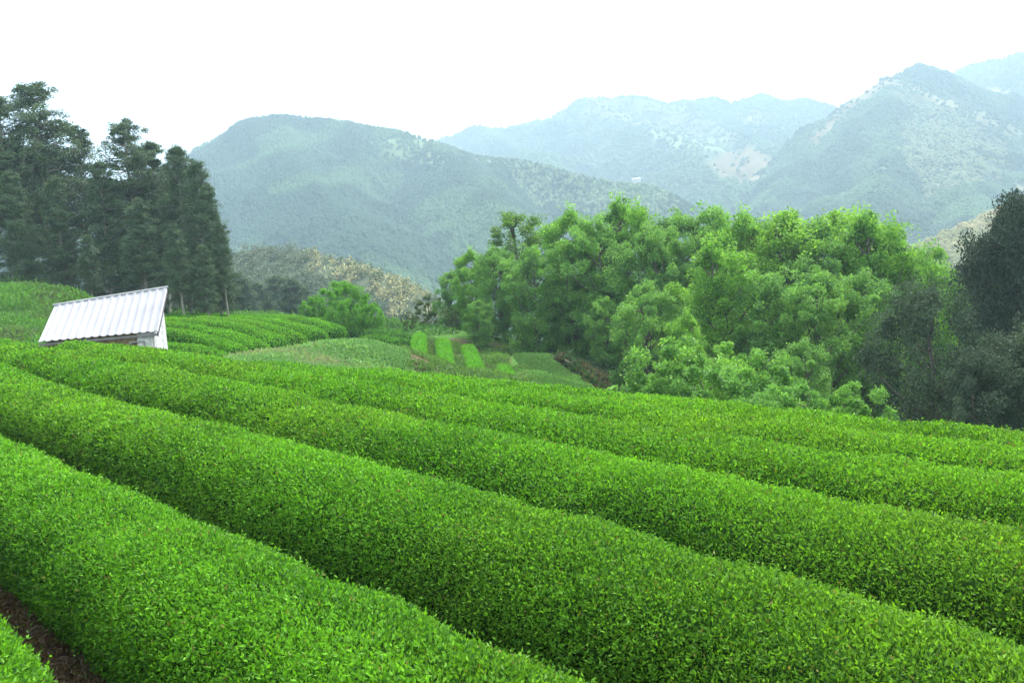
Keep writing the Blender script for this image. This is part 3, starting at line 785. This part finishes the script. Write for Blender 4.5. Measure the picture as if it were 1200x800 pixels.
def mountain(name, ridges, slopes, cell, noise_amp, noise_len, label, base, patches, crown, crown_r, crown_h, n_crown, seed, wood_label, rough=0, pad=350, leafy=0, dk=1.0):
    global rng; rng = np.random.default_rng(seed)
    ridges = [[(a, b, c_ * dk) for a, b, c_ in r_] for r_ in ridges]; cell *= dk; noise_amp *= dk; noise_len *= dk; pad *= dk; rough *= dk; crown_r *= dk; crown_h *= dk
    R3 = [dens_line(P(*np.array(r, float).T), 5, rough, seed) for r in ridges]
    allp = np.concatenate(R3); H_ = allp[:, 2].max() - VALLEY; w_ = min(pad, H_ / min(slopes))
    x0, y0 = allp[:, 0].min() - w_, max(70, allp[:, 1].min() - w_); x1, y1 = allp[:, 0].max() + w_, allp[:, 1].max() + w_
    nx, ny = int((x1 - x0) / cell) + 2, int((y1 - y0) / cell) + 2
    X, Y = np.meshgrid(np.linspace(x0, x1, nx), np.linspace(y0, y1, ny))
    wx_ = X + noise_len * .35 * fbm(X / noise_len, Y / noise_len, 3, seed + 40); wy_ = Y + noise_len * .35 * fbm(X / noise_len + 50, Y / noise_len, 3, seed + 41)
    Z = np.full(X.shape, -1e9)
    for r_, sl in zip(R3, slopes):
        d, z = poly_dist(X, Y, r_); dw, _ = poly_dist(wx_, wy_, r_)
        k = np.clip(d / (noise_len * .5), 0, 1); dd_ = d * (1 - k) + dw * k
        a0 = noise_len * .06
        h_ = z - sl * (np.sqrt(dd_ ** 2 + a0 ** 2) - a0)
        Z = np.maximum(Z, h_)
    dm = np.full(X.shape, 1e9)
    for r_ in R3: dm = np.minimum(dm, poly_dist(X, Y, r_)[0])
    env = np.clip(dm / (noise_len * .6), 0, 1)
    gul = 1 - np.abs(fbm(X / noise_len * 1.5 + 7, Y / noise_len * 1.5, 4, seed + 60)) * 2.4
    Z = Z + env * noise_amp * (gul - .75) + (.08 * noise_amp) * fbm(X / noise_len * 6, Y / noise_len * 6, 3, seed + 61)
    V = np.stack([X, Y, Z], -1).reshape(-1, 3)
    i = np.arange(ny - 1)[:, None] * nx; j = np.arange(nx - 1)[None]
    Fc = np.stack([i + j, i + j + 1, i + nx + j + 1, i + nx + j], -1).reshape(-1, 4)
    keep = V[Fc][:, :, 2].max(1) > VALLEY - 4; Fc = Fc[keep]
    px, py, dp = proj(V)
    wob = 6 * fbm(V[:, 0] / 30, V[:, 1] / 30, 3, seed + 3)
    col = np.tile(np.array(base), (len(V), 1)) * (1 + .5 * fbm(V[:, 0] / noise_len * 2, V[:, 1] / noise_len * 2, 3, seed + 9)[:, None])
    clear = np.zeros(len(V))
    for poly, pc, amt in patches:
        k = in_poly(px + wob, py + wob * .5, poly); col[k] = np.array(pc) * (1 + .3 * fbm(V[k, 0] / 25, V[k, 1] / 25, 3, 4)[:, None]); clear[k] = amt * np.clip(.95 + .3 * fbm(V[k, 0] / 14, V[k, 1] / 14, 2, 8), 0, 1)
    used = np.unique(Fc); remap = np.full(len(V), -1); remap[used] = np.arange(len(used))
    o = link(name, mesh_np(name, V[used], remap[Fc], np.full(len(Fc), 4), col[used], True), M_HILL); o['kind'] = 'structure'; o['label'] = label
    # crowns of the woods on it
    if n_crown:
        fv = V[Fc]; c_ = fv.mean(1); nn = np.cross(fv[:, 1] - fv[:, 0], fv[:, 3] - fv[:, 0]); area = np.linalg.norm(nn, axis=1); nn = unit(nn)
        fpx, fpy, fd = proj(c_)
        see = ((nn * unit(CAM - c_)).sum(1) > -.05) & (fpx > -80) & (fpx < 1290) & (c_[:, 2] > VALLEY)
        pr = area * see * (1 - clear[Fc].max(1)); pr /= pr.sum()
        idx = rng.choice(len(Fc), n_crown, p=pr); a, b = rng.random(n_crown), rng.random(n_crown)
        q = fv[idx]; p = (q[:, 0] * ((1-a)*(1-b))[:, None] + q[:, 1] * (a*(1-b))[:, None] + q[:, 2] * (a*b)[:, None] + q[:, 3] * ((1-a)*b)[:, None])
        r_ = crown_r * rng.uniform(.6, 1.3, n_crown); h_ = crown_h * rng.uniform(.6, 1.25, n_crown)
        big = fbm(p[:, 0] / noise_len * 2.5, p[:, 1] / noise_len * 2.5, 3, seed + 12)
        bpx, bpy, _ = proj(p)
        col = crown(bpx, bpy, big, rng) * rng.uniform(.85, 1.15, (n_crown, 1))
        if leafy:
            m_ = leafy; pp = np.repeat(p, m_, 0); n_ = len(pp); dv = unit(rng.normal(size=(n_, 3))); dv[:, 2] = np.abs(dv[:, 2])
            pp = pp + dv * np.repeat(r_, m_)[:, None] * rng.uniform(.5, 1.1, (n_, 1)) * [1, 1, 1.5]
            mb = MB(); mb.leaves(pp, unit(dv + rng.normal(size=(n_, 3)) * .7), .55 * rng.uniform(.6, 1.4, n_), .34, np.repeat(col, m_, 0) * rng.uniform(.7, 1.3, (n_, 1)))
            o2 = link('forest', mb.mesh('forest'), M_NEEDLE); tag(o2, wood_label, 'forest', kind='stuff')
            return o
        S = 5; th = np.linspace(0, 2 * np.pi, S, endpoint=False)
        tw_ = rng.random(n_crown)[:, None] * 6
        ring = lambda k, hh: np.stack([p[:, None, 0] + np.cos(th + tw_) * r_[:, None] * k * rng.uniform(.7, 1.3, (n_crown, S)),
                                       p[:, None, 1] + np.sin(th + tw_) * r_[:, None] * k * rng.uniform(.7, 1.3, (n_crown, S)),
                                       p[:, None, 2] + h_[:, None] * hh * rng.uniform(.85, 1.1, (n_crown, S))], -1)
        V2 = np.concatenate([ring(.95, .05), ring(.72, .66), (p + np.stack([0 * h_, 0 * h_, h_], -1))[:, None]], 1)
        j = np.arange(S); k = (j + 1) % S
        f4 = np.stack([j, k, S + k, S + j], 1)
        f3_ = np.stack([S + j, S + k, np.full(S, 2*S)], 1)
        base_i = (np.arange(n_crown) * (2 * S + 1))[:, None, None]
        mb = MB(); Vv = V2.reshape(-1, 3); cc = np.repeat(col, 2 * S + 1, 0)
        q4 = (base_i + f4).reshape(-1, 4); q3 = (base_i + f3_).reshape(-1, 3)
        loops = np.concatenate([q4.ravel(), q3.ravel()]); counts = np.r_[np.full(len(q4), 4), np.full(len(q3), 3)]
        o2 = link('forest', mesh_np('forest', Vv, loops, counts, cc, True), M_CROWN); tag(o2, wood_label, 'forest', kind='stuff')
    print(name, len(Fc))
    return o

CED = np.array([.030, .062, .040]); BRD = np.array([.058, .108, .052]); CREAM = np.array([.36, .31, .17])
def crown_mix(zones, k0=.0, a=CED, b=BRD):
    def f(px, py, big, r):
        m_ = np.clip(.5 + (big - k0) * 5, 0, 1)[:, None]; c_ = a * (1 - m_) + b * m_
        for poly, zc, am in zones:
            k = in_poly(px + big * 30, py + big * 20, poly) & (r.random(len(px)) < am); c_[k] = zc
        return c_
    return f
# far range
mountain('mountain', [
 [(440,205,2350),(520,165,2250),(560,150,2200),(600,148,2200),(650,135,2150),(690,118,2100),(720,112,2100),(760,117,2100),(800,120,2100),(850,116,2050),(890,113,2050),(930,117,2050),(970,125,2000),(1040,140,2000),(1120,150,2000)],
 [(690,118,2100),(740,140,1850),(800,165,1600),(850,205,1350),(880,250,1150)],
 [(560,150,2200),(600,172,1850),(650,196,1550),(700,225,1250)],
 [(890,113,2050),(872,150,1800),(890,195,1450),(910,240,1200)],
 [(800,120,2100),(850,150,1850),(880,170,1650)]],
 [.62, .5, .5, .5, .5], 14, 90, 240, 'pale hazy range closing the valley in the middle', [.05, .085, .05],
 [([(690,112),(740,116),(800,128),(870,162),(860,172),(790,152),(735,142),(680,140)], [.085,.09,.045], .8),
  ([(830,192),(850,180),(875,173),(905,182),(906,208),(885,217),(850,207)], [.14,.11,.05], .96),
  ([(870,130),(900,134),(890,146),(868,142)], [.10,.10,.055], .8),
  ([(760,150),(850,165),(850,180),(780,172)], [.16,.22,.10], .6)],
 crown_mix([([(640,130),(760,116),(860,170),(860,230),(700,230)], np.array([.08,.115,.06]), .5)], .05), 4.2, 5.5, 80000, 201, 'hazy woods covering the far pale range', rough=14, pad=1000, dk=.66)
# high shoulder behind the right peak
mountain('mountain', [[(1060,125,2000),(1090,98,1950),(1120,88,1900),(1150,76,1850),(1200,60,1800),(1260,45,1750),(1340,40,1700)],
 [(1200,60,1800),(1190,110,1550),(1230,160,1300)]], [.6, .55], 14, 80, 220, 'highest hazy shoulder behind the right peak', [.05, .085, .05],
 [([(1150,105),(1175,108),(1172,122),(1150,118)], [.4,.3,.2], .7)], crown_mix([], .05), 4.2, 5.5, 26000, 202, 'hazy woods on the shoulder behind the right peak', rough=12, pad=800, dk=.72)
# right peak
mountain('mountain', [
 [(880,262,950),(925,205,1050),(965,155,1150),(1000,117,1200),(1035,91,1250),(1075,78,1300),(1110,87,1340),(1150,110,1400)],
 [(1050,93,1245),(1100,115,1180),(1150,140,1120),(1200,165,1080),(1290,200,1000)],
 [(1038,92,1250),(1045,150,1050),(1030,215,850),(1005,275,700)],
 [(1100,115,1180),(1110,170,980),(1120,230,820)]],
 [.78, .62, .6, .6], 8, 45, 140, 'steep peak on the right with a pale ridge line', [.055, .09, .05],
 [([(1004,108),(1036,90),(1043,97),(1000,126),(956,170),(948,166)], [.145,.12,.06], .95),
  ([(1034,90),(1060,96),(1085,104),(1210,160),(1210,169),(1120,134),(1062,108)], [.125,.12,.055], .93)],
 crown_mix([([(1060,115),(1110,125),(1180,170),(1180,215),(1090,240),(1060,200)], np.array([.13,.15,.08]), .6)], .12), 2.7, 4.0, 85000, 203, 'woods on the steep right peak', rough=7, pad=700, dk=.76)
# left hill with its long spur
mountain('mountain', [
 [(-60,292,900),(60,250,880),(150,215,860),(228,182,840),(255,162,830),(285,146,820),(330,138,800),(375,139,790),(430,148,780),(500,165,760),(560,187,740),(640,197,700),(700,209,670),(760,221,640),(820,245,610),(900,272,580),(980,305,550)],
 [(330,138,800),(345,190,660),(400,255,540),(440,310,440)],
 [(500,165,760),(545,205,640),(590,250,540),(620,300,450)],
 [(228,182,840),(250,240,680),(262,300,540)]],
 [.60, .5, .5, .5], 5, 22, 110, 'broad rounded forested hill on the left', [.045, .085, .045],
 [([(430,166),(505,160),(540,178),(545,192),(500,196),(450,182)], [.12,.17,.08], .8),
  ([(596,196),(680,200),(760,224),(745,232),(660,222),(600,212)], [.12,.16,.08], .5)],
 crown_mix([([(590,190),(780,215),(800,260),(620,240)], np.array([.12,.16,.08]), .5)], .16), 1.8, 3.2, 130000, 204, 'dense cedar forest covering the rounded left hill', rough=3, pad=520)
# nearer ridge on the right
mountain('mountain', [[(1020,330,520),(1050,300,560),(1080,264,620),(1110,228,680),(1140,197,720),(1165,206,760),(1200,227,800),(1280,245,850)],
 [(1140,197,720),(1135,240,600),(1125,290,480)]], [.66, .6], 5, 20, 90, 'small pointed ridge in front of the right peak', [.05, .085, .045],
 [([(1136,192),(1146,196),(1090,262),(1060,296),(1050,292),(1092,245)], [.19,.175,.10], .95), ([(1150,192),(1205,222),(1205,234),(1160,212)], [.19,.175,.10], .95)],
 crown_mix([], .1), 2.0, 3.2, 40000, 205, 'woods on the small pointed ridge', rough=3, pad=400)
mountain('hill', [[(1040,322,290),(1070,300,300),(1100,280,320),(1150,256,340),(1200,234,360),(1290,205,380)]], [.62], 3, 8, 50,
 'olive coloured slope behind the tall dark evergreen', [.16, .15, .07], [], crown_mix([], .1, np.array([.15, .155, .065]), np.array([.25, .22, .105])), 1.5, 2.4, 20000, 206, 'yellowish woods on the slope at the right', pad=300)
YEL = np.array([.42, .39, .19])
mountain('hill', [[(150,345,215),(220,318,200),(275,295,192),(300,291,190),(350,294,185),(400,307,180),(450,327,172),(490,349,165),(520,372,160),(560,405,155)]], [.55], 2.5, 4, 40,
 'low hill beyond the far plot', [.07, .09, .05], [],
 crown_mix([([(365,285),(420,295),(500,335),(530,380),(470,380),(430,345),(370,330)], YEL, .62), ([(270,280),(380,285),(380,320),(270,315)], np.array([.19,.20,.12]), .4)],
           .0, np.array([.09, .13, .07]), np.array([.15, .19, .10])), 1.1, 2.0, 15000, 207, 'grey green and pale yellow woods on the low hill', rough=.8, pad=260, leafy=22)

# white farmhouses on the hills
M_HOUSE = col_mat('white_wall', .8, .5, .05, 0)
for n_, (px, py, d, sz, lb) in enumerate([(746, 213.5, 672, 6, 'tiny white farmhouse on the crest of the left hill spur'),
                                     (541, 186, 744, 5, 'tiny white farmhouse left of two others on the hill saddle'),
                                     (558, 190, 730, 5, 'tiny pale farmhouse in the middle on the hill saddle'),
                                     (574, 192, 720, 5, 'tiny white farmhouse at the right end of the hill saddle'),
                                     (879, 139, 1225, 7, 'distant white farmhouse high on the far range')]):
    c_ = P(px, py, d); h = bpy.data.objects.new('farmhouse', None); COL.objects.link(h); h.location = c_; h.rotation_euler = (0, 0, .3 * n_)
    a_, b_, e_ = sz * .5, sz * .32, sz * .3
    mb = MB(); mb.box([(-a_, -b_, -e_ * 2), (a_, -b_, -e_ * 2), (a_, b_, -e_ * 2), (-a_, b_, -e_ * 2), (-a_, -b_, e_), (a_, -b_, e_), (a_, b_, e_), (-a_, b_, e_)], [.5, .49, .47])
    link('wall', mb.mesh('wall'), M_HOUSE, h)
    mb = MB(); o_ = .3; mb.add([(-a_-o_, -b_-o_, e_+.05), (a_+o_, -b_-o_, e_+.05), (a_+o_, b_+o_, e_+.05), (-a_-o_, b_+o_, e_+.05), (-a_-o_, 0, e_*1.8), (a_+o_, 0, e_*1.8)],
        [[0, 1, 5, 4], [2, 3, 4, 5]], [.36, .36, .38]); mb.add([(-a_-o_, -b_-o_, e_+.05), (-a_-o_, b_+o_, e_+.05), (-a_-o_, 0, e_*1.8), (a_+o_, -b_-o_, e_+.05), (a_+o_, b_+o_, e_+.05), (a_+o_, 0, e_*1.8)], [[0, 2, 1], [3, 4, 5]], [.36, .36, .38])
    link('roof', mb.mesh('roof'), M_HOUSE, h)
    tag(h, lb, 'farmhouse', 'farmhouses far up on the hills')

# ------------------------------------------------------------------ haze
mt, n, out = new_mat('haze')
pv = n.nodes.new('ShaderNodeVolumePrincipled'); pv.inputs['Color'].default_value = (.58, .77, .92, 1); pv.inputs['Density'].default_value = .00062; pv.inputs['Anisotropy'].default_value = .25
n.links.new(pv.outputs[0], out.inputs['Volume'])
mb = MB(); x_, y0_, y1_, z0_, z1_ = 3300, -3300, 3300, VALLEY - 8, 760
mb.box([(-x_, y0_, z0_), (x_, y0_, z0_), (x_, y1_, z0_), (-x_, y1_, z0_), (-x_, y0_, z1_), (x_, y0_, z1_), (x_, y1_, z1_), (-x_, y1_, z1_)], [1, 1, 1])
hz_ = link('haze', mb.mesh('haze'), mt); tag(hz_, 'pale damp haze lying over the valley', 'haze', kind='stuff')
